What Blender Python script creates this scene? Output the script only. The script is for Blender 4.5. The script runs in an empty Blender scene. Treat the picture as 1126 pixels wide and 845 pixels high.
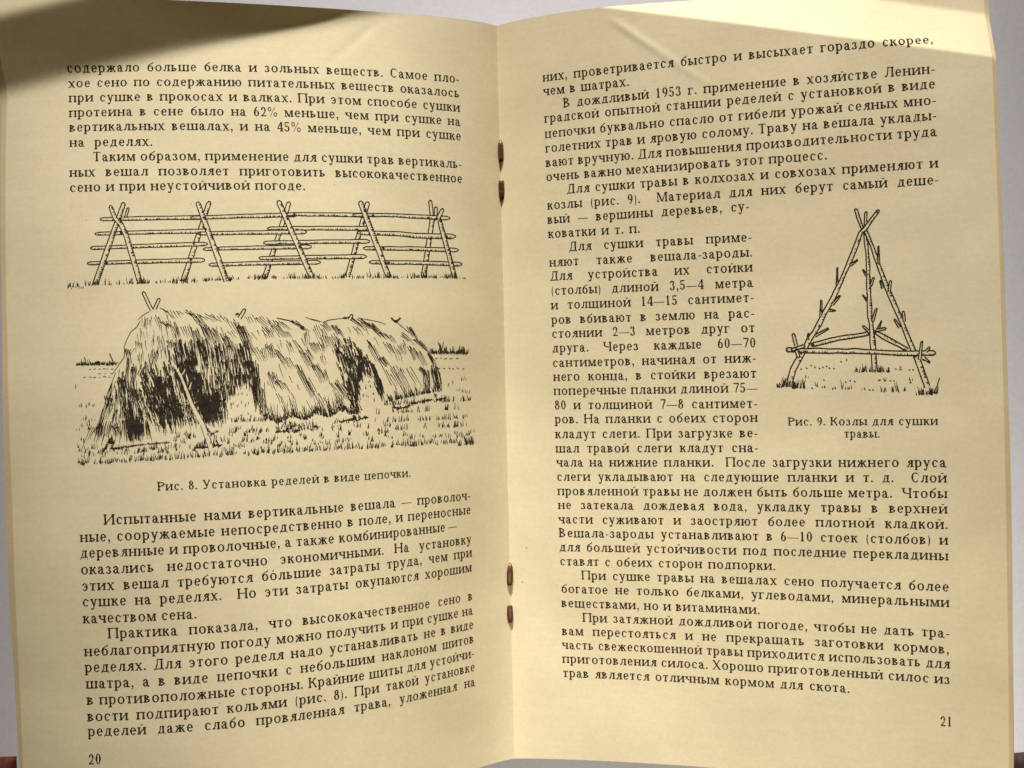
# An open stapled booklet lying on a white table top, lit by a low lamp beyond its top edge.
# All lengths below are in millimetres and are divided by 1000 when a mesh is linked.
import bpy, math, random
import numpy as np

# ---------------------------------------------------------------- measured data (page millimetres)
# text lines: (words, start across page, start up page, end across, end up); across: negative = left page, 0 = gutter
PROFILE = {-1: [-0.2011, 4.7636, 71.154, -28.1716, -7.1827, -28.8468, 11.5195, 8.7258], 1: [1.5255, 2.8247, 28.9989, 7.3664, -2.5707, 1.3797, -7.394, 7.9368]}
CAM = (1268.1863, 1.8425, -0.0238, 0.02360)
LEFT_TEXT = [
  [
    ('содержало больше белка и зольных веществ. Самое пло-', -118.42, 84.45, -13.55, 84.27),
    ('хое сено по содержанию питательных веществ оказалось', -118.28, 80.28, -13.62, 80.22),
    ('при сушке в прокосах и валках. При этом способе сушки', -118.19, 76.18, -13.68, 76.17),
    ('протеина в сене было на 62% меньше, чем при сушке на', -118.13, 72.06, -13.68, 72.2),
    ('вертикальных вешалах, и на 45% меньше, чем при сушке', -118.06, 68.06, -13.65, 68.18),
    ('на ределях.', -118.01, 63.87, -96.5, 63.86),
  ],
  [
    ('Таким образом, применение для сушки трав вертикаль-', -112.0, 59.81, -13.71, 60.33),
    ('ных вешал позволяет приготовить высококачественное', -118.03, 55.75, -13.7, 56.31),
    ('сено и при неустойчивой погоде.', -118.05, 51.72, -58.11, 52.3),
  ],
  [
    ('Испытанные нами вертикальные вешала — проволоч-', -112.24, -32.27, -13.84, -31.85),
    ('ные, сооружаемые непосредственно в поле, и переносные', -118.17, -36.31, -13.82, -35.82),
    ('деревянные и проволочные, а также комбинированные —', -118.23, -40.16, -18.9, -39.78),
    ('оказались недостаточно экономичными. На установку', -118.22, -44.17, -13.78, -44.04),
    ('этих вешал требуются бóльшие затраты труда, чем при', -118.15, -48.18, -13.65, -47.82),
    ('сушке на ределях.  Но эти затраты окупаются хорошим', -118.16, -52.0, -13.79, -51.92),
    ('качеством сена.', -118.15, -56.07, -90.69, -56.11),
  ],
  [
    ('Практика показала, что высококачественное сено в', -112.28, -59.92, -13.61, -59.87),
    ('неблагоприятную погоду можно получить и при сушке на', -118.15, -64.05, -13.64, -63.87),
    ('ределях. Для этого ределя надо устанавливать не в виде', -118.14, -67.98, -13.57, -67.84),
    ('шатра, а в виде цепочки с небольшим наклоном щитов', -118.03, -71.99, -13.49, -71.79),
    ('в противоположные стороны. Крайние щиты для устойчи-', -117.97, -75.97, -13.46, -75.86),
    ('вости подпирают кольями (рис. 8). При такой установке', -117.97, -80.0, -13.31, -79.72),
    ('ределей даже слабо провяленная трава, уложенная на', -117.93, -83.62, -13.34, -83.86),
  ],
]
RIGHT_TEXT = [
  [
    ('них, проветривается быстро и высыхает гораздо скорее,', 14.68, 84.14, 117.83, 84.44),
    ('чем в шатрах.', 14.67, 80.3, 39.55, 80.39),
  ],
  [
    ('В дождливый 1953 г. применение в хозяйстве Ленин-', 20.43, 76.4, 117.87, 76.46),
    ('градской опытной станции ределей с установкой в виде', 14.63, 72.76, 117.84, 72.59),
    ('цепочки буквально спасло от гибели урожай сеяных мно-', 14.62, 68.5, 117.88, 68.42),
    ('голетних трав и яровую солому. Траву на вешала уклады-', 14.64, 64.47, 117.84, 64.53),
    ('вают вручную. Для повышения производительности труда', 14.59, 60.45, 117.79, 60.41),
    ('очень важно механизировать этот процесс.', 14.56, 56.5, 90.78, 56.45),
  ],
  [
    ('Для сушки травы в колхозах и совхозах применяют и', 20.51, 52.61, 117.85, 52.35),
    ('козлы (рис. 9).  Материал для них берут самый деше-', 14.57, 48.59, 117.86, 48.14),
    ('вый — вершины деревьев, су-', 14.45, 44.61, 70.5, 44.49),
    ('коватки и т. п.', 14.48, 40.64, 40.99, 40.45),
  ],
  [
    ('Для сушки травы приме-', 20.42, 36.66, 70.87, 36.35),
    ('няют также вешала-зароды.', 14.49, 32.64, 70.89, 32.33),
    ('Для устройства их стойки', 14.57, 28.77, 70.84, 28.34),
    ('(столбы) длиной 3,5—4 метра', 14.66, 24.72, 70.86, 24.26),
    ('и толщиной 14—15 сантимет-', 14.51, 20.63, 70.9, 20.33),
    ('ров вбивают в землю на рас-', 14.5, 16.56, 70.93, 16.2),
    ('стоянии 2—3 метров друг от', 14.47, 12.66, 70.94, 12.31),
    ('друга. Через каждые 60—70', 14.46, 8.61, 71.01, 8.27),
    ('сантиметров, начиная от ниж-', 14.4, 4.47, 70.96, 4.24),
    ('него конца, в стойки врезают', 14.49, 0.56, 70.97, 0.17),
    ('поперечные планки длиной 75—', 14.43, -3.4, 71.06, -3.73),
    ('80 и толщиной 7—8 сантимет-', 14.51, -7.45, 70.96, -7.9),
    ('ров. На планки с обеих сторон', 14.46, -11.4, 70.89, -11.68),
    ('кладут слеги. При загрузке ве-', 14.4, -15.56, 70.79, -15.79),
    ('шал травой слеги кладут сна-', 14.39, -19.62, 70.79, -19.74),
    ('чала на нижние планки.  После загрузки нижнего яруса', 14.47, -23.6, 117.81, -23.74),
    ('слеги укладывают на следующие планки и т. д.  Слой', 14.45, -27.62, 117.83, -27.65),
    ('провяленной травы не должен быть больше метра.  Чтобы', 14.51, -31.67, 117.85, -31.67),
    ('не затекала дождевая вода, укладку травы в верхней', 14.56, -35.6, 117.82, -35.57),
    ('части суживают и заостряют более плотной кладкой.', 14.57, -39.66, 117.86, -39.53),
    ('Вешала-зароды устанавливают в 6—10 стоек (столбов) и', 14.58, -43.56, 117.83, -43.55),
    ('для большей устойчивости под последние перекладины', 14.58, -47.55, 117.8, -47.56),
    ('ставят с обеих сторон подпорки.', 14.56, -51.58, 74.46, -51.54),
  ],
  [
    ('При сушке травы на вешалах сено получается более', 20.67, -55.48, 117.86, -55.54),
    ('богатое не только белками, углеводами, минеральными', 14.71, -59.41, 117.88, -59.58),
    ('веществами, но и витаминами.', 14.61, -63.49, 70.04, -63.66),
  ],
  [
    ('При затяжной дождливой погоде, чтобы не дать тра-', 20.59, -67.56, 117.84, -67.49),
    ('вам перестояться и не прекращать заготовки кормов,', 14.51, -71.48, 117.64, -71.69),
    ('часть свежескошенной травы приходится использовать для', 14.46, -75.46, 117.8, -75.47),
    ('приготовления силоса. Хорошо приготовленный силос из', 14.41, -79.44, 117.8, -79.52),
    ('трав является отличным кормом для скота.', 14.42, -83.51, 92.98, -83.7),
  ],
]
LEFT_CAPTION = [
  [
    ('Рис. 8. Установка ределей в виде цепочки.', -99.05, -24.4, -33.29, -24.18),
  ],
]
RIGHT_CAPTION = [
  [
    ('Рис. 9. Козлы для сушки', 78.5, -12.75, 116.01, -12.98),
    ('травы.', 92.74, -16.04, 101.83, -16.11),
  ],
]
LEFT_NUMBER = [
  [
    ('20', -118.04, -90.62, -114.64, -90.49),
  ],
]
RIGHT_NUMBER = [
  [
    ('21', 115.02, -90.64, 118.2, -90.57),
  ],
]
MAPS = {"fence": [70, 215,
  [[-119.5414, 23.7602, -0.2691, -0.8744, -0.7711, -0.1246, 0.2178, 0.1373, 0.0324, 0.0135], [50.9309, -0.5131, -24.1705, 0.141, 0.1879, 0.4958, 0.0175, -0.1124, -0.0818, -0.0224]]], "haystack": [80, 315,
  [[-117.7637, 23.5199, -0.6075, -1.0733, -0.5732, -0.0456, 0.2799, 0.1133, 0.0174, 0.0088], [27.2512, -0.6487, -23.3325, 0.1762, 0.1832, 0.339, -0.003, -0.1568, -0.0443, -0.0207]]], "tripod": [850, 225,
  [[76.525, 23.3849, -0.7699, -0.5057, 0.0994, 0.0118, 0.0105, -0.0324, 0.0147, -0.0003], [45.6816, -1.5647, -23.8473, 0.041, 0.453, -0.0395, -0.0009, -0.0136, 0.0361, -0.0114]]]}

# ---------------------------------------------------------------- lettering
# Every letter is drawn here from stems, hairlines, bowls and serifs (unit = height of the small letters).
SW, HW = .24, .12
class Pen:
    def __init__(s, h=1., k=1., sw=SW):
        s.p = []; s.h = h; s.k = k; s.sw = sw
    def poly(s, *q): s.p.append(list(q))
    def st(s, x, y0=0., y1=None, w=None, top='b', bot='b'):
        y1 = s.h if y1 is None else y1; w = s.sw if w is None else w
        s.poly((x-w/2, y0), (x+w/2, y0), (x+w/2, y1), (x-w/2, y1))
        e = .105
        for y, d, m in ((y0, 1, bot), (y1, -1, top)):
            if not m: continue
            l = x-w/2-(e if m in 'bl' else 0); r = x+w/2+(e if m in 'br' else 0)
            s.poly((l, y), (r, y), (r, y+d*HW*.8), (l, y+d*HW*.8))
            s.poly((l+e*.35, y+d*HW*.7), (r-e*.35, y+d*HW*.7), (x+w/2, y+d*HW*1.9), (x-w/2, y+d*HW*1.9))
    def hb(s, x0, x1, y, t=HW): s.poly((x0, y-t/2), (x1, y-t/2), (x1, y+t/2), (x0, y+t/2))
    def dg(s, x0, y0, x1, y1, w):
        s.poly((x0-w/2, y0), (x0+w/2, y0), (x1+w/2, y1), (x1-w/2, y1))
    def arc(s, cx, cy, rx, ry, a0=0, a1=360, tw=None, th=HW, n=None):
        tw = s.sw*1.05 if tw is None else tw
        n = n or max(5, int(abs(a1-a0)/20))
        pts = []
        for i in range(n+1):
            a = math.radians(a0+(a1-a0)*i/n); c, q = math.cos(a), math.sin(a)
            t = th+(tw-th)*abs(c)**1.4
            ll = math.hypot(c*rx, q*ry)
            pts.append(((cx+rx*c, cy+ry*q), (cx+(rx-t)*c, cy+(ry-min(t, th*1.3))*q)))
        for (a, b), (c, d) in zip(pts, pts[1:]): s.poly(a, c, d, b)
    def ball(s, cx, cy, r=.12): s.poly(*[(cx+r*math.cos(i*math.pi/4), cy+r*math.sin(i*math.pi/4)) for i in range(8)])
    def line(s, pts, w):
        for (x0, y0), (x1, y1) in zip(pts, pts[1:]):
            l = math.hypot(x1-x0, y1-y0) or 1; nx, ny = -(y1-y0)/l*w/2, (x1-x0)/l*w/2
            s.poly((x0+nx, y0+ny), (x0-nx, y0-ny), (x1-nx, y1-ny), (x1+nx, y1+ny))

def g_o(p, w=1.03):
    p.arc(w*p.k/2, p.h/2, w*p.k/2-.06, p.h/2+.02); return w*p.k
def g_s(p):
    w = .92*p.k; p.arc(w/2+.02, p.h/2, w/2-.07, p.h/2+.02, 48, 318)
    p.ball(w-.17, p.h*.77, .105) if p.h < 1.2 else p.poly((w-.12, p.h*.62), (w-.07, p.h*.62), (w-.07, p.h), (w-.12, p.h))
    return w
def g_ie(p):
    w = .92; p.arc(w/2+.01, .5, w/2-.07, .52, 2, 322); p.hb(.2, w-.1, .53); return w
def g_a(p):
    w = .94; p.arc(.40, .68, .30, .34, 0, 150); p.ball(.185, .76, .11)
    p.st(.60, .1, .72, top='', bot=''); p.line([(.60+.02, .1), (.72, .03), (.90, .07)], HW*1.2); p.poly((.5, .12), (.7, .12), (.76, 0), (.6, 0))
    p.arc(.37, .28, .31, .30, 80, 330); p.hb(.36, .55, .56); return w
def g_be(p):
    w = .98; p.arc(w/2, .46, w/2-.07, .48); p.arc(.72, .62, .65, .62, 110, 180, tw=.17, th=.12)
    p.line([(.52, 1.19), (.74, 1.27), (.86, 1.44)], .13); return w
def g_ve(p):
    h, k = p.h, p.k; w = .94*k; p.st(.22, 0, h)
    p.arc(.22, h*.76, .52*k, h*.245, -90, 90); p.arc(.22, h*.27, .62*k, h*.275, -90, 90); p.hb(.1, .42*k, h-.035); p.hb(.1, .42*k, .04); return w
def g_ghe(p):
    h, k = p.h, p.k; w = .82*k; p.st(.22, 0, h); p.hb(.2, w-.08, h-HW/2); p.poly((w-.2, h), (w-.07, h), (w-.07, h-.34), (w-.12, h-.34)); return w
def g_de(p):
    h, k = p.h, p.k; w = 1.06*k; p.st(w-.32, 0, h, bot='', top='b'); p.line([(.4*k, h), (.36*k, h*.45), (.2*k, .06)], HW*1.25); p.hb(.34*k, w-.3, h-HW/2)
    p.hb(.05, w-.05, .045, HW*1.1); p.poly((.05, .06), (.13, .06), (.1, -.26), (.05, -.26)); p.poly((w-.13, .06), (w-.05, .06), (w-.05, -.26), (w-.1, -.26)); return w
def g_zhe(p):
    w = 1.38; p.st(w/2)
    for d in (-1, 1):
        p.line([(w/2, .52), (w/2+d*.26, .62), (w/2+d*.42, .9)], HW*1.4); p.ball(w/2+d*.47, .86, .11)
        p.line([(w/2+d*.1, .55), (w/2+d*.32, .4), (w/2+d*.46, .08)], SW*.85); p.hb(w/2+d*.52-.14, w/2+d*.52+.12, .04)
    return w
def g_ze(p):
    w = .82; p.arc(.36, .76, .32, .25, -85, 140); p.arc(.36, .27, .38, .29, -140, 85); p.ball(.17, .82, .1); p.ball(.15, .17, .11); return w
def g_i(p):
    h, k = p.h, p.k; w = 1.16*k; p.st(.22, 0, h); p.st(w-.22, 0, h); p.line([(.28, .14*h), (w-.28, .86*h)], HW*1.15); return w
def g_ishort(p):
    w = g_i(p); p.arc(w/2, 1.42, .2, .22, 195, 345, tw=.1, th=.11); return w
def g_ka(p):
    h, k = p.h, p.k; w = .95*k; p.st(.22, 0, h); p.line([(.25, .5*h), (.5*k, .6*h), (.68*k, .9*h)], HW*1.4); p.ball(w-.22, .88*h, .11)
    p.line([(.42*k, .56*h), (.58*k, .42*h), (w-.2, .06*h)], p.sw*.9); p.hb(w-.34, w-.02, .04); return w
def g_el(p):
    h, k = p.h, p.k; w = 1.02*k; p.st(w-.22, 0, h); p.line([(.42*k, h), (.38*k, .5*h), (.28*k, .1*h), (.16, .06*h)], HW*1.4); p.ball(.15, .12, .11); p.hb(.32*k, w-.2, h-HW/2); return w
def g_em(p):
    h, k = p.h, p.k; w = 1.28*k; p.st(w-.22, 0, h); p.st(.2, 0, h, w=HW*1.1, top='l'); p.dg(.25, h, w/2, 0, p.sw); p.line([(w/2, .02), (w-.3, h*.97)], HW*1.15); return w
def g_en(p):
    h, k = p.h, p.k; w = 1.1*k; p.st(.22, 0, h); p.st(w-.22, 0, h); p.hb(.22, w-.22, h*.52); return w
def g_pe(p):
    h, k = p.h, p.k; w = 1.13*k; p.st(.22, 0, h); p.st(w-.22, 0, h); p.hb(.22, w-.22, h-HW/2); return w
def g_er(p):
    w = 1.0; p.st(.22, -.42, 1., top='l'); p.arc(.50, .5, .43, .52, -150, 150); return w
def g_te(p):
    h, k = p.h, p.k; w = .9*k; p.st(w/2, 0, h, top=''); p.hb(.07, w-.07, h-HW/2)
    for x, d in ((.07, 1), (w-.07, -1)): p.poly((x, h), (x+d*.12, h), (x+d*.05, h-.32), (x, h-.32))
    return w
def g_u(p):
    h, k = p.h, p.k; w = .98*k; d = -.36 if h < 1.2 else .05
    p.dg(.2, h, w/2+.04, .1 if h < 1.2 else .3*h, p.sw); p.line([(w-.2, h), (w*.42, d), (.2, d-.02)], HW*1.25); p.ball(.2, d+.06, .11)
    p.hb(.04, .42, h-.04); p.hb(w-.34, w-.03, h-.04); return w
def g_ef(p):
    w = 1.3; p.st(w/2, -.42, 1.4); p.arc(.38, .5, .32, .5); p.arc(w-.38, .5, .32, .5); return w
def g_ha(p):
    h, k = p.h, p.k; w = .98*k; p.dg(.2, h, w-.2, 0, p.sw*1.05); p.dg(w-.22, h, .2, 0, HW*1.2)
    for x in (.2, w-.2):
        p.hb(x-.17, x+.17, .04); p.hb(x-.17, x+.17, h-.04)
    return w
def g_tse(p):
    w = 1.08; p.st(.22, bot='l'); p.st(w-.24, bot=''); p.hb(.2, w-.05, .045); p.poly((w-.14, .06), (w-.05, .06), (w-.06, -.26), (w-.11, -.26)); return w
def g_che(p):
    h, k = p.h, p.k; w = 1.02*k; p.st(w-.22, 0, h); p.st(.22, h*.62, h, bot=''); p.arc(.22+.3*k, h*.66, .3*k+.1, h*.24, 180, 290); p.hb(.5*k, w-.22, h*.44); return w
def g_sha(p):
    w = 1.56; p.st(.22); p.st(w/2); p.st(w-.22); p.hb(.2, w-.2, .045); return w
def g_shcha(p):
    w = 1.6; p.st(.22); p.st(w/2-.02); p.st(w-.26, bot='l'); p.hb(.2, w-.05, .045); p.poly((w-.14, .06), (w-.05, .06), (w-.06, -.26), (w-.11, -.26)); return w
def soft(p, x): p.st(x); p.arc(x, .28, .58, .285, -90, 90); p.hb(x, x+.2, .04)
def g_soft(p): soft(p, .22); return .9
def g_yery(p): soft(p, .22); p.st(1.08); return 1.28
def g_e(p):
    w = .92; p.arc(w/2-.04, .5, w/2-.07, .52, -140, 132); p.ball(.17, .78, .1); p.hb(.3, w-.2, .52); return w
def g_yu(p):
    w = 1.4; p.st(.22); p.hb(.22, .58, .52); p.arc(.92, .5, .42, .52); return w
def g_ya(p):
    w = .98; p.st(w-.22); p.arc(w-.22, .74, .52, .26, 90, 270); p.dg(.48, .5, .2, 0, SW*.75); p.hb(.03, .3, .04); p.hb(.5, w-.22, .96); return w
def g_R(p):
    h, k = p.h, p.k; w = .88*k; p.st(.24, 0, h); p.arc(.24, h*.73, .72*k, h*.275, -90, 90); p.hb(.2, .3*k, h-.04); p.hb(.2, .3*k, h*.46); return w
def dig(p, c):
    h = 1.42; w = .88; p.h = h
    if c == '0': p.arc(w/2, h/2, .37, h/2+.01)
    elif c == '1': p.st(w/2, 0, h, top=''); p.line([(w/2, h-.04), (.24, h*.86)], .1)
    elif c == '2': p.arc(.44, h*.71, .34, h*.29, -30, 160); p.ball(.2, h*.74, .12); p.line([(.72, h*.62), (.46, .36), (.14, .1)], .13); p.hb(.1, .82, .08, .16)
    elif c == '3': p.arc(.40, h*.76, .32, h*.24, -85, 150); p.arc(.40, h*.27, .38, h*.285, -150, 85); p.ball(.2, h*.8, .11); p.ball(.17, h*.17, .12)
    elif c == '4': p.st(.62, 0, h, top=''); p.line([(.6, h), (.08, .42)], HW*1.1); p.hb(.06, .88, .4, HW*1.2)
    elif c == '5': p.arc(.38, h*.31, .40, h*.32, -150, 130); p.ball(.16, h*.16, .12); p.line([(.2, h*.5), (.2, h)], HW); p.hb(.18, .74, h-.08, .16)
    elif c == '6': p.arc(w/2, h*.31, .37, h*.32); p.arc(.66, h*.36, .57, h*.66, 98, 180); 
    elif c == '7': p.hb(.1, .84, h-.08, .16); p.line([(.82, h-.1), (.5, .5), (.42, 0)], .17)
    elif c == '8': p.arc(w/2, h*.75, .31, h*.25); p.arc(w/2, h*.27, .38, h*.285)
    elif c == '9': p.arc(w/2, h*.69, .37, h*.32); p.arc(.26, h*.64, .57, h*.66, -82, 0)
    return w
LOW = dict(zip('абвгдежзийклмнопрстуфхцчшщыьэюя', (g_a, g_be, g_ve, g_ghe, g_de, g_ie, g_zhe, g_ze, g_i, g_ishort, g_ka, g_el, g_em, g_en, g_o, g_pe, g_er, g_s, g_te, g_u, g_ef, g_ha, g_tse, g_che, g_sha, g_shcha, g_yery, g_soft, g_e, g_yu, g_ya)))
CAP = dict(zip('ВДИКЛМНОПСТУХЧР', (g_ve, g_de, g_i, g_ka, g_el, g_em, g_en, g_o, g_pe, g_s, g_te, g_u, g_ha, g_che, g_R)))
CACHE = {}
def glyph(c):
    if c in CACHE: return CACHE[c]
    if c in LOW: p = Pen(); w = LOW[c](p)
    elif c in CAP: p = Pen(1.42, 1.26, .24); w = CAP[c](p)
    elif c == 'ó': p = Pen(); w = g_o(p); p.line([(.42, 1.2), (.62, 1.46)], .12)
    elif c.isdigit(): p = Pen(); w = dig(p, c)
    else:
        p = Pen(); w = .4
        if c == '.': p.ball(.2, .12, .14)
        elif c == ',': p.ball(.2, .12, .14); p.line([(.28, .1), (.24, -.12), (.12, -.27)], .1)
        elif c == '-': p.hb(.06, .5, .46, .13); w = .56
        elif c == '—': p.hb(.0, 1.55, .46, .09); w = 1.55
        elif c == '(': p.arc(.62, .5, .5, 1., 128, 232, tw=.17, th=.05); w = .5
        elif c == ')': p.arc(-.12, .5, .5, 1., -52, 52, tw=.17, th=.05); w = .5
        elif c == '%': p.arc(.32, 1.1, .25, .34, tw=.12); p.arc(1.08, .3, .25, .34, tw=.12); p.line([(.35, -.03), (1.05, 1.43)], .07); w = 1.4
    CACHE[c] = (p.p, w); return CACHE[c]

# ---------------------------------------------------------------- pen drawings
# Each drawing is a list of pen strokes in its own drawing units; lay() later maps them on to the paper.
def inside(x, y, q):
    c = False; j = len(q)-1
    for i in range(len(q)):
        if (q[i][1] > y) != (q[j][1] > y) and x < (q[j][0]-q[i][0])*(y-q[i][1])/(q[j][1]-q[i][1])+q[i][0]: c = not c
        j = i
    return c
class Drawing:
    def __init__(s, seed): s.items = []; s.masks = []; s.r = random.Random(seed)
    def line(s, pts, w=.9, w1=None): s.items.append((pts, w, w if w1 is None else w1))
    def mask(s, q):
        xs = [a for a, b in q]; ys = [b for a, b in q]
        s.masks.append((len(s.items), q, min(xs), min(ys), max(xs), max(ys)))
    def blob(s, x, y, rx, ry, n=7):
        for i in range(n):
            a = s.r.uniform(0, 6.28); s.line([(x-rx*.7*math.cos(a), y-ry*.7*math.sin(a)), (x+rx*.7*math.cos(a), y+ry*.7*math.sin(a))], min(rx, ry)*.9)
    def pole(s, pts, w0, w1=None, tick=1, lw=1.25, dens=.5, gap=False, tip=.42, wv=.2):
        r = s.r; w1 = w0 if w1 is None else w1; n = len(pts); L = []; R = []
        for i, (x, y) in enumerate(pts):
            a, b = pts[max(0, i-1)], pts[min(n-1, i+1)]
            l = math.hypot(b[0]-a[0], b[1]-a[1]) or 1; nx, ny = -(b[1]-a[1])/l, (b[0]-a[0])/l
            w = (w0+(w1-w0)*i/(n-1))/2+r.uniform(-.12, .12)
            L.append((x+nx*w, y+ny*w)); R.append((x-nx*w, y-ny*w))
        def cap(p, q, c, d):
            return [p, (p[0]*.68+q[0]*.32+d[0]*tip, p[1]*.68+q[1]*.32+d[1]*tip), (p[0]*.32+q[0]*.68+d[0]*tip, p[1]*.32+q[1]*.68+d[1]*tip), q]
        def dirn(a, b, w):
            l = math.hypot(b[0]-a[0], b[1]-a[1]) or 1; return ((b[0]-a[0])/l*w, (b[1]-a[1])/l*w)
        c0 = cap(L[0], R[0], pts[0], dirn(pts[1], pts[0], w0)); c1 = cap(R[-1], L[-1], pts[-1], dirn(pts[-2], pts[-1], w1))
        s.mask(R[::-1]+L)
        def wob(P):
            out = []
            for a, b in zip(P, P[1:]):
                m = max(1, int(math.hypot(b[0]-a[0], b[1]-a[1])/9))
                for k in range(m): out.append((a[0]+(b[0]-a[0])*k/m+r.uniform(-wv, wv), a[1]+(b[1]-a[1])*k/m+r.uniform(-wv, wv)))
            return out+[P[-1]]
        s.line(wob(L), lw); s.line(wob(R), lw*.95); s.line(c0, lw)
        if not gap: s.line(c1, lw)
        if tick:
            A, B = (R, L) if tick > 0 else (L, R)
            for i in range(n-1):
                l = math.hypot(A[i+1][0]-A[i][0], A[i+1][1]-A[i][1])
                for k in range(int(l*dens*1.7)):
                    t = r.random(); q = r.uniform(.2, .55)
                    a = (A[i][0]+(A[i+1][0]-A[i][0])*t, A[i][1]+(A[i+1][1]-A[i][1])*t); b = (B[i][0]+(B[i+1][0]-B[i][0])*t, B[i][1]+(B[i+1][1]-B[i][1])*t)
                    s.line([a, (a[0]+(b[0]-a[0])*q, a[1]+(b[1]-a[1])*q)], 1.1, .5)
    def cluster(s, x0, y0, x1, y1, n, sp, w=.88):
        r = s.r
        for i in range(n):
            o = (i/(max(1, n-1))-.5)*sp if n > 1 else 0
            a, b = r.uniform(-.1, .25), r.uniform(.75, 1.1); dx, dy = x1-x0, y1-y0; bend = r.uniform(-.6, .9)
            P = [(x0+o+dx*a+r.uniform(-.4, .4), y0+dy*a+r.uniform(-.8, .8)), (x0+o+dx*(a+b)/2+bend, y0+dy*(a+b)/2), (x0+o+dx*b, y0+dy*b)]
            s.line(P, w*r.uniform(.75, 1.15), w*.4)
    def hatch(s, q, n, slope, l0, l1, w=.9, skip=()):
        r = s.r; xs = [a for a, b in q]; ys = [b for a, b in q]; k = 0
        while k < n:
            x = r.uniform(min(xs), max(xs)); y = r.uniform(min(ys), max(ys))
            if not inside(x, y, q): continue
            k += 1
            l = r.uniform(l0, l1); m = slope(x, y)+r.uniform(-.08, .08)
            P = [(x-m*l*.5, y-l*.5), (x+r.uniform(-.4, .4), y), (x+m*l*.5, y+l*.5)]
            if any(inside(a, b, z) for a, b in P for z in skip): continue
            s.line(P, w*r.uniform(.7, 1.2), w*.5)
    def tuft(s, x, y, n, h, sp, w=.8, lean=0):
        r = s.r
        for i in range(n):
            X = x+r.uniform(-sp, sp)/2; H = h*r.uniform(.45, 1.1); s.line([(X, y+r.uniform(-.8, .8)), (X+r.uniform(-.35, .35)*H+lean*H, y-H)], w*r.uniform(.8, 1.25), .4)
    def scrub(s, P, w):
        r = s.r
        for a, b in zip(P, P[1:]):
            l = math.hypot(b[0]-a[0], b[1]-a[1])
            for i in range(int(l*1.5)+2):
                t = r.random(); x = a[0]+(b[0]-a[0])*t; y = a[1]+(b[1]-a[1])*t; q = r.uniform(.6, 2.2); an = r.uniform(-1.3, 1.3)-(1.57 if r.random() < .4 else 0)
                s.line([(x-math.cos(an)*q, y-math.sin(an)*q), (x+math.cos(an)*q, y+math.sin(an)*q)], w*r.uniform(.3, .6), w*.25)
    def pieces(s):
        out = []
        for idx, (pts, w0, w1) in enumerate(s.items):
            tot = sum(math.hypot(b[0]-a[0], b[1]-a[1]) for a, b in zip(pts, pts[1:])) or 1; acc = 0
            ms = [m for m in s.masks if m[0] > idx]
            for a, b in zip(pts, pts[1:]):
                l = math.hypot(b[0]-a[0], b[1]-a[1])
                if l < 1e-6: continue
                xm, xM = min(a[0], b[0]), max(a[0], b[0]); ym, yM = min(a[1], b[1]), max(a[1], b[1])
                near = [m for m in ms if m[2] < xM and m[4] > xm and m[3] < yM and m[5] > ym]
                k = max(1, int(l/1.)) if near else max(1, int(l/7))
                for i in range(k):
                    p = (a[0]+(b[0]-a[0])*i/k, a[1]+(b[1]-a[1])*i/k); q = (a[0]+(b[0]-a[0])*(i+1)/k, a[1]+(b[1]-a[1])*(i+1)/k)
                    if near and any(inside((p[0]+q[0])/2, (p[1]+q[1])/2, m[1]) for m in near): continue
                    wa = w0+(w1-w0)*(acc+l*i/k)/tot; wb = w0+(w1-w0)*(acc+l*(i+1)/k)/tot
                    nx, ny = -(b[1]-a[1])/l/2, (b[0]-a[0])/l/2; ex, ey = (b[0]-a[0])/l*.12, (b[1]-a[1])/l*.12
                    out.append([(p[0]+nx*wa-ex, p[1]+ny*wa-ey), (p[0]-nx*wa-ex, p[1]-ny*wa-ey), (q[0]-nx*wb+ex, q[1]-ny*wb+ey), (q[0]+nx*wb+ex, q[1]+ny*wb+ey)])
                acc += l
        return out

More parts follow.
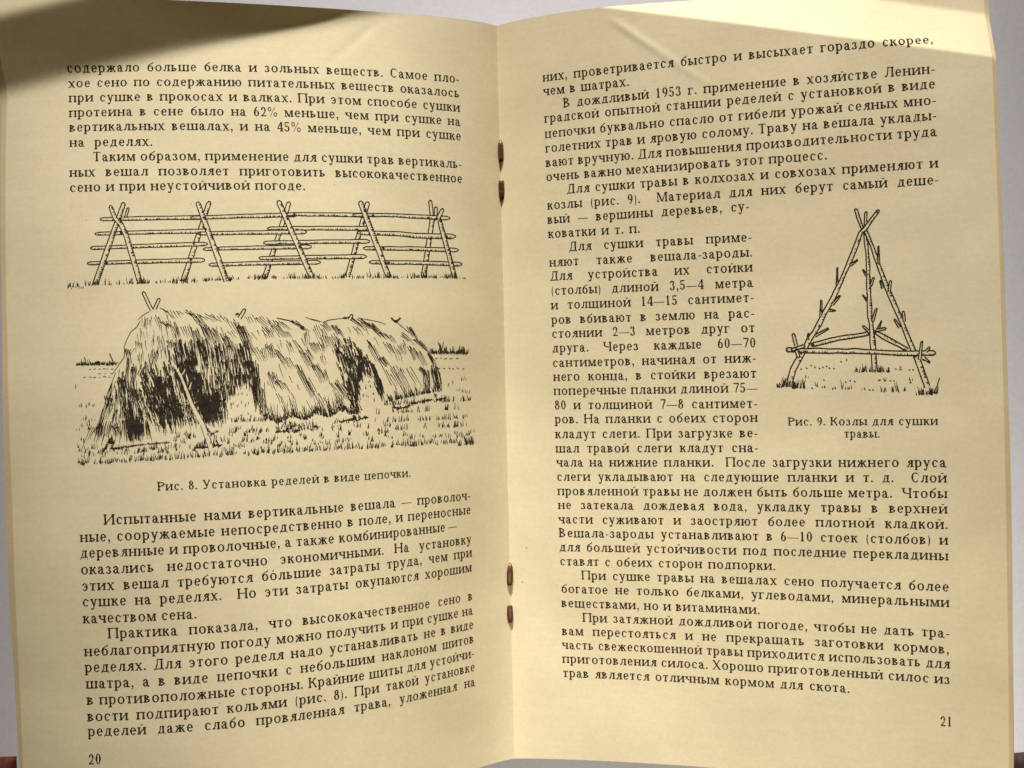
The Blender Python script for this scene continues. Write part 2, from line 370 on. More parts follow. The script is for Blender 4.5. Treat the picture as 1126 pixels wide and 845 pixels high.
def draw_fence():
    d = Drawing(8); r = d.r
    def rail(pts, w=4.2): d.pole(pts, w*.8, w, tick=-1, dens=.5, lw=1.15, tip=.95)
    # the ends behind, then rails, then the posts in front
    d.pole([(229.7, 223.5), (201.3, 310.1)], 4.6, 5.2, tick=1, gap=True)
    d.pole([(317.9, 223.9), (291.3, 305.9)], 4.4, 5, tick=1, gap=True)
    d.pole([(404.1, 224.2), (382.1, 303.8)], 4.4, 5, tick=1, gap=True)
    d.pole([(140.3, 229.9), (137.5, 240)], 2.4, tick=0, gap=True)
    d.pole([(472.6, 222.1), (474.5, 240)], 3.4, 3.6, tick=0, gap=True); d.pole([(478.7, 229.2), (478.7, 241)], 3.2, tick=0, gap=True)
    d.pole([(475.2, 240), (464.9, 304.5)], 4.6, 5, tick=1, gap=True)
    for a, b in (((113.3, 241.3), (222.5, 239.3)), ((107.6, 257.4), (227, 254.2)), ((102.7, 273), (224, 268.6)), ((99.1, 289.8), (221.1, 286.4)),
                 ((297.7, 251.3), (405, 251.3)), ((293.4, 267.2), (402.4, 265.6)), ((288.2, 284), (398.8, 282.3)),
                 ((212.6, 239.6), (324, 236.4)), ((220.4, 257), (333.2, 255.3)), ((226.8, 274.1), (338.6, 271.6)), ((233.2, 291.3), (348.5, 288.5)),
                 ((319, 235.7), (398.5, 236.7))): rail([a, ((a[0]+b[0])/2, (a[1]+b[1])/2-.3), b])
    rail([(391.4, 236.7), (436, 237), (451, 238.2), (490.1, 240)]); rail([(397, 256.2), (436.8, 257.2), (456, 259.4), (495.8, 260.2)], 5); rail([(402.7, 273.2), (450, 273.6), (499.6, 275.2)]); rail([(409.1, 288.5), (455, 289), (503.6, 290.6)])
    d.pole([(135.3, 224.9), (104.8, 311.6)], 4.4, 6, tick=1, gap=True, dens=.6)
    d.pole([(121.4, 227.8), (126, 240), (132, 246), (138.2, 258.3), (153.8, 311.6)], 3.6, 5.6, tick=1, gap=True)
    d.pole([(217.6, 224.2), (249.5, 309.4)], 5, 5.6, tick=1, gap=True); d.pole([(307.2, 222.8), (343.2, 305.2)], 5, 5.4, tick=1, gap=True)
    d.pole([(396.8, 223.5), (426.9, 304.5)], 5.2, 5.4, tick=1, gap=True); d.pole([(483, 243.5), (499.3, 304.5)], 4.2, 4.8, tick=1, gap=True)
    d.pole([(485.8, 231.3), (479.4, 243.8)], 3.6, 4, tick=0, gap=True)
    for x, y in ((132, 241), (133, 256), (226, 252), (224, 239.5), (307, 253), (308, 268), (324, 236), (399, 239), (410, 237), (416, 258), (421, 273), (427, 289), (471, 240), (480, 241), (490, 260), (493, 275), (497, 290), (117, 289.5), (240, 274), (210, 286), (213, 268), (330, 271)): d.blob(x, y, 2.2, 1.5, 4)
    for x in range(76, 512, 3):
        y = 315.5-(x-76)*.045+(2 if x < 100 else 0) if x < 300 else 306.5-(x-300)*.006
        if r.random() < .62: d.tuft(x, y, r.choice((1, 2, 2, 3)), r.choice((2, 3, 4)), 5, 1.)
    for x, y, n, h in ((78, 316, 6, 7), (84, 315, 4, 5), (95, 314, 7, 6), (105, 313, 10, 6), (118, 313, 4, 6), (128, 312.5, 5, 4), (143, 312, 8, 7), (155, 312, 12, 7), (161, 312, 6, 6), (192, 311.5, 8, 7), (203, 311.5, 10, 6), (214, 310.5, 5, 5), (228, 309.5, 6, 4), (240, 309, 6, 6), (252, 309, 10, 6), (283, 307.5, 8, 6), (291, 307, 10, 6), (301, 306, 5, 4), (322, 306, 6, 6), (336, 306, 8, 5), (343, 306, 10, 6), (352, 305.5, 5, 4), (378, 305.5, 9, 6), (395, 305.5, 5, 3), (407, 305, 3, 9), (415, 305, 7, 6), (427, 305.5, 12, 6), (434, 306, 5, 4), (454, 306, 7, 6), (466, 305.5, 12, 6), (477, 306, 6, 5), (492, 306, 8, 6), (500, 306, 10, 6), (508, 307, 4, 3)): d.tuft(x, y, n, h, 7, 1.05)
    return d

def draw_haystack():
    d = Drawing(21); r = d.r
    core = [(183, 400), (186, 397), (200.6, 394), (222.7, 394), (247.5, 395), (265.7, 391), (274.8, 401), (281, 424), (284, 440), (284, 452), (281, 452), (278, 431), (267, 421), (262, 424), (256, 436), (253, 457), (245, 465), (224, 468), (200, 466), (180, 478), (164, 466), (154, 460), (149, 437), (156, 414), (169, 402), (176, 408)]
    gate2 = [(365.3, 381), (384.8, 372), (394, 382), (405.6, 398), (416, 410), (421, 426), (422, 440), (414, 434), (409, 414), (402, 412), (398, 418), (396, 434), (394, 452), (386, 446), (379, 428), (375, 412), (366, 393)]
    stick = [(186.2, 397), (189.2, 396.5), (199.6, 412), (212.8, 444.4), (225.2, 466), (234.6, 491), (229.4, 493), (220.5, 468.5), (209, 446), (196.6, 413)]
    twigs = [[(199, 412), (203, 405), (204, 406), (200, 415)], [(207, 427), (209.6, 420), (211, 420.5), (208.5, 431)], [(213, 443), (220, 440), (220, 441), (213, 445)], [(194, 442), (206, 444.5), (206, 445.5), (194, 443)], [(209, 464), (219, 467), (219, 468), (208, 465.2)]]
    streaks = []
    for i in range(120):
        x = r.uniform(155, 280); y = r.uniform(398, 462); l = r.uniform(8, 20); m = .3 if x < 215 else .12
        if inside(x, y, core): streaks.append([(x, y), (x+.75, y), (x+m*l+.5, y+l), (x+m*l, y+l)])
    for i in range(22):
        x = r.uniform(368, 418); y = r.uniform(378, 425); l = r.uniform(6, 14); streaks.append([(x, y), (x+.7, y), (x+.25*l+.6, y+l), (x+.25*l, y+l)])
    for a, b in (((158, 459), (183, 481)), ((161, 452), (180, 474)), ((150, 440), (160, 458)), ((166, 420), (176, 450)), ((172, 430), (184, 468)), ((154, 424), (158, 442)), ((164, 412), (170, 436))):
        streaks.append([a, (a[0]+1.3, a[1]), (b[0]+1.3, b[1]), b])
    sl = lambda x, y: .3 if x < 175 else (.22 if x < 215 else .12)
    def fringe(x, y): return .3 if x > 290 else .15
    # the dark hollows
    d.hatch(core, 1050, sl, 5, 13, 1.15); d.hatch(gate2, 300, lambda x, y: .3, 4, 10, 1.15)
    for q in ([(188, 402), (214, 402), (224, 420), (221, 452), (205, 440), (193, 412)], [(158, 428), (185, 404), (200, 446), (204, 462), (182, 468), (166, 456)], [(214, 440), (246, 430), (244, 458), (226, 466)]): d.hatch(q, 130, sl, 6, 13, 1.4)
    d.hatch([(378, 392), (396, 386), (408, 402), (396, 416), (392, 440), (384, 430)], 75, lambda x, y: .2, 6, 12, 1.5)
    d.hatch([(403, 392), (412, 404), (421, 424), (421, 438), (415, 428), (410, 408)], 50, lambda x, y: .35, 6, 12, 1.5)
    d.hatch([(124, 430), (132, 421), (150, 427), (156, 458), (168, 476), (140, 482), (134, 470), (137, 450)], 130, lambda x, y: .12, 8, 20, 1.0)
    d.hatch([(136, 462), (153, 462), (160, 478), (140, 483)], 90, lambda x, y: .1, 6, 12, 1.5)
    d.hatch([(182, 388), (224, 376), (250, 386), (274, 384), (280, 400), (262, 394), (222, 400), (186, 402)], 150, lambda x, y: .2, 9, 22, 1.05)
    for q in streaks: d.mask(q)
    for q in ([(188, 404), (212, 404), (222, 420), (219, 450), (205, 440), (193, 412)], [(166, 428), (184, 410), (198, 446), (202, 460), (182, 468), (172, 456)], [(216, 442), (242, 434), (240, 458), (226, 464)]): d.hatch(q, 165, sl, 5, 12, 1.4)
    d.cluster(280, 402, 286, 454, 13, 8, 1.2); d.cluster(272, 392, 281, 424, 9, 7, 1.15); d.cluster(288, 420, 290, 456, 6, 6, .9)
    d.hatch([(243, 436), (258, 404), (270, 408), (274, 418), (266, 417), (258, 424), (253, 440), (247, 456)], 60, lambda x, y: .05, 5, 11, 1.1)
    d.hatch([(392, 390), (404, 396), (402, 410), (394, 420)], 30, lambda x, y: .2, 6, 12, 1.4)
    C = d.cluster
    hay = [(176, 346), (262, 352), (330, 360), (400, 356), (440, 360), (468, 392), (476, 425), (425, 436), (422, 404), (392, 370), (366, 378), (376, 425), (392, 446), (296, 456), (286, 420), (270, 386), (200, 388)]
    d.hatch(hay, 45, lambda x, y: .45 if x > 255 else .3, 4, 10, .9)
    d.hatch([(150, 358), (176, 350), (190, 372), (184, 396), (152, 410), (138, 402)], 34, lambda x, y: .1, 6, 14, .8)
    d.hatch([(124, 414), (148, 402), (152, 432), (138, 482), (106, 484), (116, 446)], 85, lambda x, y: -.28 if x < 125 else -.05, 9, 22, .85)
    # tone on the hay, left to right
    for a in ((161, 349, 160, 360, 6, 10), (171, 348, 176, 359.5, 4, 5, .9), (179, 354, 187, 361, 6, 6, .9), (189.5, 354, 195, 372, 4, 5, .9), (175, 370, 179, 388, 5, 6), (185.6, 374, 189.5, 384, 7, 8, .9), (150.5, 375, 153, 383, 3, 4), (146, 383, 140, 391, 2, 3), (139, 384, 142.7, 402, 6, 5, .95), (154, 388, 153.7, 400, 4, 6), (171, 385.5, 166, 401, 6, 8, .95), (146.6, 401, 147, 420, 5, 4, 1), (157, 402, 152, 415, 6, 6, .9), (163, 398, 160, 418, 6, 8, 1),
              (186, 341, 191.5, 350, 5, 14), (193, 342, 202, 347, 2, 3), (202, 341, 216, 351, 2, 3, 1), (211, 343.4, 224, 360, 7, 9, 1), (224, 358, 233, 379, 9, 9, 1.05), (233, 361.6, 241, 379, 6, 6, 1), (224, 346, 237, 354, 4, 12), (237, 346, 243.6, 354, 3, 8), (243.6, 347, 251.4, 355, 2, 4), (254, 351, 265.7, 370, 5, 10), (264, 359, 276, 388, 11, 10, 1.05), (273.5, 364, 282, 374.7, 2, 4), (281, 382.5, 289, 396, 4, 8), (246, 368, 255, 388, 8, 8, .95), (252.7, 364, 259, 373, 2, 4), (190, 356.5, 195.4, 373.4, 6, 8, .85), (202, 356.5, 208.4, 372, 5, 10), (213, 361.6, 219, 382, 8, 8, .95), (211, 380, 212, 394, 7, 10, .95), (198, 376, 202, 394, 6, 10), (221.4, 372, 226.6, 394, 8, 10, 1), (237, 378.6, 240, 395, 5, 10), (243, 382, 246, 398, 5, 10), (256, 376, 260, 392, 5, 8),
              (275, 347, 280, 356, 5, 12), (285, 348, 297, 359, 5, 12), (290, 360, 299.5, 372, 4, 7), (293, 378.6, 295.6, 397, 6, 10), (299.5, 410, 305, 424, 5, 8), (300, 353.4, 313, 372, 6, 8, .9), (295, 361, 300, 372, 3, 5), (306.7, 353, 319.7, 364, 3, 5), (314.5, 362.5, 321, 373, 3, 4), (305, 349.5, 326, 354.7, 2, 2), (321, 352, 338, 364, 5, 5, 1), (336.7, 364, 338.6, 380, 4, 5), (336.7, 349, 355, 355, 2, 3, 1), (347, 376, 352, 388, 10, 14, 1), (349.7, 358.6, 356, 374, 6, 12), (355, 354.7, 365, 366.4, 4, 6, .95), (368, 358.6, 375.7, 370, 7, 7, 1), (357, 369, 362, 384, 7, 10, .9), (366, 368, 374, 384, 7, 10, .9),
              (316, 374, 322, 391, 3, 5, .9), (325, 375.6, 334, 389, 3, 4, .9), (332.7, 386, 344.5, 407, 6, 7), (338, 384.7, 346, 398, 3, 4), (346, 400, 356, 420, 7, 7), (356, 407, 360, 420, 5, 5), (354, 389, 357, 401, 3, 4), (296, 379.5, 303, 393, 6, 7), (305.4, 386, 316, 405.5, 5, 5), (314.5, 392.5, 322, 405.5, 4, 6), (307, 399, 312, 415, 1, 1), (298, 409.4, 303, 426, 5, 7), (304, 416, 314.5, 429, 4, 6), (311, 418, 318, 429, 1, 1), (328, 404, 346, 438, 6, 6), (338, 417, 347, 434, 4, 5, .95), (365, 420, 378, 438, 4, 8), (373, 420, 386, 440, 7, 8, .95), (306, 432, 312, 446, 3, 5), (350, 434, 358, 450, 4, 8),
              (405, 354.7, 422, 372, 6, 6, .95), (418, 364, 426, 373, 3, 4), (426, 368, 433.6, 377, 3, 4), (440, 366.4, 453, 378, 4, 5), (449, 360, 457, 373, 4, 4, .95), (457, 374, 469, 386, 5, 5, .9), (423, 375.6, 432, 390, 4, 5), (432, 379.5, 439, 396.4, 3, 5), (440, 378, 444, 391, 8, 7, .6), (450.6, 382, 458, 396.4, 6, 7), (458, 384.7, 467.5, 403, 4, 5), (470, 387, 478, 404, 5, 4, .95), (405, 375.6, 418, 400, 4, 6), (418, 392.5, 426, 403, 7, 6, .9), (426, 405.5, 439, 429, 3, 6), (433.6, 403, 449, 431.5, 5, 8), (448, 404, 461, 426, 3, 5), (461, 404, 467.5, 413, 6, 5, 1), (467.5, 408, 469, 430, 9, 6, 1.1), (477, 404, 482, 429, 12, 9, 1.2), (396, 352, 412, 364, 5, 6, 1), (386, 350, 402, 362, 3, 4, .95), (391, 360, 397, 369, 3, 5),
              (118.6, 436, 121, 449, 10, 9, .9), (110, 466, 108, 481, 9, 7, 1), (126, 466, 129, 480, 10, 8, .95), (131, 416, 133, 434, 9, 6, .7), (138, 440, 141, 454, 7, 7, .9), (146, 428, 149, 443, 9, 5, 1.1), (121, 440, 113, 462, 3, 4), (129, 450, 124, 478, 3, 6), (114, 452, 104, 480, 3, 4), (102, 470, 95, 486, 3, 5), (134, 455, 137, 486, 3, 6)): C(*a)
    # outline of the stack
    for P in ([(163, 343), (156, 347), (151, 352)], [(153.7, 353), (149.8, 359.5), (142.7, 366), (138.8, 373.8), (135.5, 383)], [(136.2, 385), (136, 393), (129.7, 402.4), (122.5, 412.2)], [(123.2, 419.8), (118, 432), (114, 449), (108.8, 466), (103, 485.5)], [(175.2, 338.6), (183, 343), (190, 350)], [(356, 354.7), (362.7, 352.1), (378.3, 350.2), (386, 348.5), (394, 356), (402, 364)], [(394, 350), (405, 352), (418, 354.7), (424, 357)], [(435, 353.4), (442, 360), (449, 366)], [(449.3, 360), (458.4, 374.3), (470, 387.3), (475.3, 397.7), (478, 413)], [(404, 374), (412, 387), (422, 407), (430, 424)]): d.line(P, .95, .7)
    d.pole([(157, 322.4), (166.1, 341.2)], 3.2, 3.6, tick=0, gap=True); d.pole([(173.9, 329.5), (169.4, 339.8)], 2.8, 3, tick=0, gap=True)
    d.blob(261, 345.5, 3, 1.6); d.pole([(269, 341), (263.5, 350)], 3, 4, tick=0, gap=True); d.pole([(387, 347.5), (384.5, 352)], 3, tick=0, gap=True); d.blob(380, 350, 3, 1.4); d.line([(430, 350), (435, 355), (440, 350)], 2); d.blob(435, 353.5, 2.5, 1.8); d.blob(333, 360.5, 3.4, 2.6)
    # ragged bottom of the hay
    for x in range(292, 398, 2):
        y = 464-(x-292)*.125+2.6*math.sin(x*.23)+r.uniform(-1, 1); d.tuft(x, y, 3, r.choice((7, 10, 16, 22)), 4, .95, lean=-.25)
    for x in range(292, 396, 2): d.tuft(x, 465-(x-292)*.125+2.6*math.sin(x*.23)+r.uniform(-2, 1), r.choice((1, 2, 3)), r.choice((4, 7)), 4, 1.15, lean=.1)
    for x in range(427, 484, 2): d.tuft(x, 441-(x-427)*.2, 3, r.choice((6, 9, 14)), 4, 1, lean=-.2)
    for x in range(255, 292, 2): d.tuft(x, 464-(x-255)*.02, 2, 5, 4, .8)
    for P, w in (([(121, 494.6), (132, 492.5), (153, 489.4)], 2.3), ([(153, 489.4), (170, 488), (186, 486.8)], 1.3), ([(304, 475), (316, 474)], 2), ([(322, 475.5), (330, 473)], 3), ([(345, 469), (352, 469.5)], 2), ([(374, 464), (390, 460.5)], 3.4), ([(395, 461), (403, 459)], 3), ([(314, 464), (318, 476)], 1.8), ([(319, 464), (323, 475)], 1.8), ([(388, 452), (391, 463)], 2), ([(392, 452), (396, 460)], 1.6), ([(436, 449), (446, 448), (455, 443), (475, 439.5)], 2.6), ([(431, 441), (434, 450)], 2), ([(478, 434), (480, 441)], 1.6), ([(480, 440), (490, 438)], 2.4), ([(478, 408), (482, 428)], 3), ([(122, 481), (114, 496)], 2.4), ([(126, 482), (122, 494)], 1.6), ([(235, 490), (243, 490)], 3.4), ([(214, 493), (228, 492)], 2.6), ([(226, 470), (233, 478), (240, 474)], 1.5)): d.scrub(P, w)
    d.tuft(122, 488, 8, 10, 5, 1.4); d.tuft(238, 492, 8, 7, 8, 1.1); d.tuft(222, 493, 10, 8, 14, 1); d.tuft(232, 482, 6, 6, 14, .9)
    d.mask(stick)
    for q in twigs: d.mask(q)
    d.line([(199.6, 412), (212.8, 444.4), (225.2, 466), (234.6, 491)], .8); d.line([(220.5, 468.5), (229.4, 493)], .8)
    # meadow
    def bottom(x): return 512-(x-87)*.058 if x < 430 else 492-(x-430)*.05
    for x in range(87, 520, 3):
        y = bottom(x)
        if r.random() < .85: d.tuft(x, y-r.uniform(0, 2.5), r.choice((2, 3, 4)), r.choice((4, 6, 8)), 5, 1.)
        if r.random() < .55: d.tuft(x, y-r.uniform(7, 13), r.choice((2, 3)), r.choice((3, 5, 6)), 5, .95)
    for x in range(415, 520, 3):
        for o in (19, 28, 38, 47):
            if r.random() < .42 and bottom(x)-o > 446-(x-415)*.16: d.tuft(x, bottom(x)-o, r.choice((2, 3, 4)), r.choice((4, 6, 7)), 5, .95)
    for x in range(250, 412, 4):
        if r.random() < .5: d.tuft(x, 476-(x-250)*.07+r.uniform(-2, 4), r.choice((2, 3)), 5, 5, .95)
    for x in range(90, 220, 3):
        if r.random() < .75: d.tuft(x, 499-(x-90)*.04+r.uniform(-5, 3), r.choice((2, 3)), 6, 5, .95)
    for x in range(88, 118, 3): d.tuft(x, r.uniform(455, 494), 3, 5, 5, .9)
    for x in range(190, 214, 3): d.tuft(x, r.uniform(470, 488), 4, 6, 6, .95)
    for x in range(205, 432, 4):
        for o in (16, 24):
            if r.random() < .5: d.tuft(x+r.uniform(-2, 2), bottom(x)-o+r.uniform(-2, 2), r.choice((2, 3, 4)), r.choice((4, 5, 7)), 5, .95)
    for x in range(300, 400, 3):
        if r.random() < .55: d.tuft(x, 472-(x-300)*.1+r.uniform(-1, 3), r.choice((2, 3)), r.choice((4, 5, 6)), 5, 1.)
    d.tuft(516, 489, 14, 9, 9, 1.1); d.tuft(508, 490, 8, 6, 10, 1)
    for x, y in ((262, 435), (267, 434), (272, 435), (256, 445), (262, 447), (266, 444), (270, 447), (274, 445), (263, 461), (277, 459), (273, 456), (266, 458), (402, 427), (407, 426), (410, 434), (400, 436), (404, 437), (412, 441), (406, 421)): d.tuft(x, y, 2, 3, 2, .8)
    # horizon trees and field marks
    for x in range(85, 128, 2): d.tuft(x, 401.5, 3, r.choice((3, 4, 6)), 3, 1.25)
    d.scrub([(85, 401), (108, 400)], .9); d.scrub([(112, 400), (130, 399.5)], .8); d.line([(120, 389), (124, 398)], 1.2); d.line([(93, 393), (95, 401)], 1.1); d.blob(107, 399, 4, 2.2)
    for x in range(473, 514, 2): d.tuft(x, 388.5, 4, r.choice((3, 5, 7)), 3, 1.2)
    d.scrub([(471, 388.5), (514, 389)], .8); d.tuft(483, 388, 8, 12, 5, 1.2); d.tuft(506, 388, 5, 8, 4, 1)
    for y, x0, x1 in ((406, 98, 124), (411, 108, 122), (415, 92, 122), (394.5, 478, 502), (405.5, 481, 510)):
        x = x0
        while x < x1: d.line([(x, y+r.uniform(-.6, .6)), (x+r.uniform(1, 3), y+r.uniform(-.5, .5))], .9); x += r.uniform(4, 7)
    for x, y in ((84, 427), (88, 448), (91, 447), (95, 448), (99, 446), (104, 447), (507, 418), (511, 418), (503, 430), (508, 431), (512, 432), (516, 432), (492, 425), (496, 422), (98, 464), (102, 463), (86, 474), (90, 470), (97, 473), (88, 484), (87, 496)): d.tuft(x, y, 2, 4, 4, .75)
    return d

def draw_tripod():
    d = Drawing(9); r = d.r
    def P(*a, **k): d.pole(*a, lw=1.55, wv=.5, **k)
    P([(952.4, 234.2), (951.8, 250)], 2.6, 3, tick=0, gap=True)
    P([(951.8, 254), (953.6, 279), (954.8, 302.8), (955.2, 314.6), (956.6, 349), (957.8, 355.4), (959.5, 375.5), (960.7, 390.9), (961.9, 407.5)], 3.6, 5.4, tick=1, dens=.42, gap=True)
    P([(893.8, 379), (922, 372.6), (950, 367.8), (955, 366.6)], 4, 4, tick=-1, dens=.3, gap=True); P([(962.5, 365.4), (979, 374.6), (998, 385)], 4, 4, tick=1, dens=.3, gap=True)
    P([(941.1, 231.2), (948.2, 250.8), (953, 256), (958.9, 270.9), (965.4, 291), (972, 307.6), (975.2, 317.2), (986, 341), (994.4, 361.5), (1003, 382.6), (1009, 396.8), (1014.6, 412.2), (1019.6, 425.2)], 3.2, 6, tick=1, dens=.3, gap=True)
    P([(965.4, 232.4), (951.2, 251.4), (946.4, 256), (938.8, 276.8), (932.8, 291), (925.7, 307.6), (919.8, 320), (916, 329), (907, 344), (900.9, 356.6), (890.5, 373), (880.2, 392.1), (872.5, 406.3), (868.6, 419)], 3.2, 6.2, tick=1, dens=.22, gap=True)
    P([(866.4, 384.7), (885.5, 385.6), (912, 385.8), (940, 386.2), (975.5, 387.9), (1000, 388.4), (1026.5, 388.3)], 4.4, 5, tick=-1, dens=.35)
    P([(871.3, 384.4), (883.7, 380.8)], 2.8, 3.4, tick=0); P([(872.5, 368.4), (875.4, 380.2)], 3, 3.2, tick=0, gap=True); P([(876, 385), (877.8, 392)], 3.2, 3.2, tick=0)
    for a, b, w in (((896.2, 369.6), (910.4, 361.9), 2.6), ((888.3, 374), (889, 367.4), 2.4), ((920.3, 313.5), (921, 295.1), 2.4), ((934.6, 292), (942.3, 286.3), 2.6), ((902.6, 348), (902.8, 331), 2.4), ((915.3, 335), (923.3, 325.8), 2.6), ((912, 341.4), (918, 341.8), 2.4), ((953, 303), (949.1, 297.3), 2.2), ((957.5, 314.6), (960.6, 306), 2.5), ((953.6, 331), (949.1, 325.2), 2.2), ((959.4, 353.6), (963.8, 340), 2.6), ((966.2, 290), (966, 271.6), 2.6), ((977.6, 321.6), (979.2, 309.4), 2.8), ((971, 317), (968.2, 309.2), 2.4), ((994.3, 353.6), (993.3, 343.1), 2.8), ((989.4, 360.4), (983.7, 352), 2.6), ((954.6, 364), (949.2, 359), 2.6), ((966, 361.5), (969, 353.8), 2.6), ((963.5, 363.5), (973.5, 361.4), 3), ((1018, 387), (1021.7, 382.6), 3), ((1015.7, 393.6), (1021.5, 398.4), 3.4), ((1011.3, 395), (1014, 376.4), 3.2)): P([b, a], w*.62, w*.95, tick=0, gap=True)
    for x, y, a, b in ((894, 380, 2.6, 2.2), (950.5, 257, 1.5, 3), (953, 263, 1.2, 4), (963, 365, 2.6, 1.8), (955, 366.5, 1.5, 1.8), (995, 384.5, 2.6, 1.4), (1006, 392, 3, 2), (885, 387, 1.6, 2.2), (881, 389, 1.4, 1.4), (949.5, 250, 1.2, 1.6), (902.5, 341, 1, 2.5), (969, 316, 1, 2), (964.5, 233.5, 1.3, 1.8), (941.5, 287.5, 1.2, 1), (1015, 396, 1.4, 1.4)): d.blob(x, y, a, b, 5)
    # turf
    for x, y, n, h, sp in ((857, 426, 9, 6, 7), (863, 425, 12, 11, 6), (868, 425, 6, 8, 6), (874, 427, 18, 9, 8), (883, 427, 10, 10, 7), (887, 416, 3, 4, 4), (944, 409, 8, 5, 9), (951, 409, 6, 9, 5), (959, 409, 10, 5, 8), (967, 409, 14, 7, 8), (975, 409, 12, 5, 10), (970, 419, 6, 3, 8), (1009, 434, 5, 4, 5), (1014, 434, 12, 8, 7), (1021, 434, 10, 7, 8), (1027, 433, 14, 8, 8), (1030, 426, 2, 12, 3), (1001, 418, 3, 3, 5), (1002, 422, 2, 4, 3), (990, 407, 3, 5, 3), (898, 425, 3, 6, 3), (907, 427, 3, 3, 7), (917, 428, 4, 3, 7), (925, 428, 2, 13, 2), (933, 428, 5, 4, 8), (949, 429, 3, 3, 5), (972, 431, 5, 6, 6), (982, 431, 5, 6, 6), (988, 431, 3, 11, 4), (994, 430, 4, 4, 7)): d.tuft(x, y, n, h, sp, 1.2)
    for x, y in ((881, 406), (887, 405), (892, 402), (896, 404), (901, 405), (905, 404), (909, 403), (912, 405), (917, 405.5), (925, 398), (931, 396), (930, 420), (935, 419), (940, 420), (979, 419), (983, 419), (985, 406), (1000, 407), (906, 418), (893, 427), (956, 429), (960, 429), (1004, 407)): d.line([(x-.7, y-.5), (x+.7, y+.6)], 1.2)
    return d

# ---------------------------------------------------------------- helpers
scene = bpy.context.scene
COL = scene.collection
MM = .001
def link(name, verts, faces, mat, parent=None, smooth=False, label=None):
    me = bpy.data.meshes.new(name)
    me.from_pydata([tuple(float(c)*MM for c in v) for v in verts], [], faces)
    me.materials.append(mat)
    if smooth: me.polygons.foreach_set('use_smooth', [True]*len(me.polygons))
    me.update()
    o = bpy.data.objects.new(name, me); COL.objects.link(o)
    if parent: o.parent = parent
    if label: o['label'] = label
    return o

# ---------------------------------------------------------------- the paper's shape
UT = np.arange(0, 150.01, .5); VT = np.arange(-116, 116.01, 1.)
def height(q, u, v):
    t = v/100; A = q[0]+q[1]*t; B = q[2]+q[3]*t+q[4]*t*t; Cc = q[5]+q[6]*t; u0 = abs(q[7])+2
    return A*(1-np.exp(-u/u0))+B*u/100+Cc*(u/100)**2
TAB = {}
for side, q in PROFILE.items():
    uu, vv = np.meshgrid(UT, VT, indexing='ij'); z = height(q, uu, vv)
    zu = np.gradient(z, .5, axis=0); xs = np.sqrt(np.clip(1-zu**2, .05, 1))
    x = np.zeros_like(z); x[1:] = np.cumsum((xs[1:]+xs[:-1])*.25, axis=0)
    TAB[side] = (x, z)
def bil(T, u, v):
    fu = np.clip(u/.5, 0, len(UT)-1.001); fv = np.clip(v-VT[0], 0, len(VT)-1.001)
    i = fu.astype(int); j = fv.astype(int); a = fu-i; b = fv-j
    return T[i, j]*(1-a)*(1-b)+T[i+1, j]*a*(1-b)+T[i, j+1]*(1-a)*b+T[i+1, j+1]*a*b
def base(side, u, v):
    return np.stack([side*bil(TAB[side][0], u, v), v, bil(TAB[side][1], u, v)], -1)
# the two old dog-ear creases: (u, v) of the first crease, bend angle, soft radius, distance of the second crease, angle after it, its radius
FOLD = {1: ((32.5, 102.4), (133.5, 79.), -23., .6, 13.4, -4., 2.), -1: ((35., 102.8), (136.5, 78.8), 30., 6., 19., -3., 4.)}
def smooth(x): x = np.clip(x, 0, 1); return x*x*(3-2*x)
def surf(side, u, v, off=0.):
    """points of the sheet at page place (u, v), moved by off along its normal; the corner strip is bent along its creases"""
    u = np.asarray(u, float); v = np.asarray(v, float)
    (u1, v1), (u2, v2), th, r1, d2, th2, r2 = FOLD[side]
    l = math.hypot(u2-u1, v2-v1); n = np.array([-(v2-v1)/l, (u2-u1)/l])
    d = (u-u1)*n[0]+(v-v1)*n[1]
    s = np.maximum(d+r1/2, 0)
    fu = u-n[0]*s; fv = v-n[1]*s
    e = .25
    B = base(side, fu, fv)
    Tu = base(side, fu+e, fv)-base(side, np.maximum(fu-e, 0), fv); Tv = base(side, fu, fv+e)-base(side, fu, fv-e)
    Tu /= np.linalg.norm(Tu, axis=-1, keepdims=True); Tv /= np.linalg.norm(Tv, axis=-1, keepdims=True)
    N = np.cross(Tu, Tv)*side; N /= np.linalg.norm(N, axis=-1, keepdims=True)
    T = Tu*n[0]+Tv*n[1]; T -= N*(T*N).sum(-1, keepdims=True); T /= np.linalg.norm(T, axis=-1, keepdims=True)
    g = np.arange(0, 60, .05)
    ph = np.radians(th*smooth(g/r1)+(th2-th)*smooth((g-d2-r1/2+r2/2)/r2))
    X = np.concatenate([[0], np.cumsum(np.cos(ph))*.05])[:-1]; Y = np.concatenate([[0], np.cumsum(np.sin(ph))*.05])[:-1]
    sx = np.interp(s, g, X)[..., None]; sy = np.interp(s, g, Y)[..., None]; p = np.interp(s, g, ph)[..., None]
    N2 = N*np.cos(p)-T*np.sin(p)
    off = np.asarray(off, float)
    # faint relief: the diagonal ghost of another crease and slight cockling of old paper
    rel = ghost(side, u, v)+.07*np.sin(v*.13+u*.021+side)*np.sin(u*.055+.6)+.02*np.sin(v*.31-u*.07+2*side)
    rel = rel*np.clip(u/12, 0, 1)
    return B+T*sx+N*sy+N2*(rel+off)[..., None]
GHOST = {1: ((33., 100.5), (64., 76.), .16), -1: ((36., 100.), (53., 85.), -.13)}
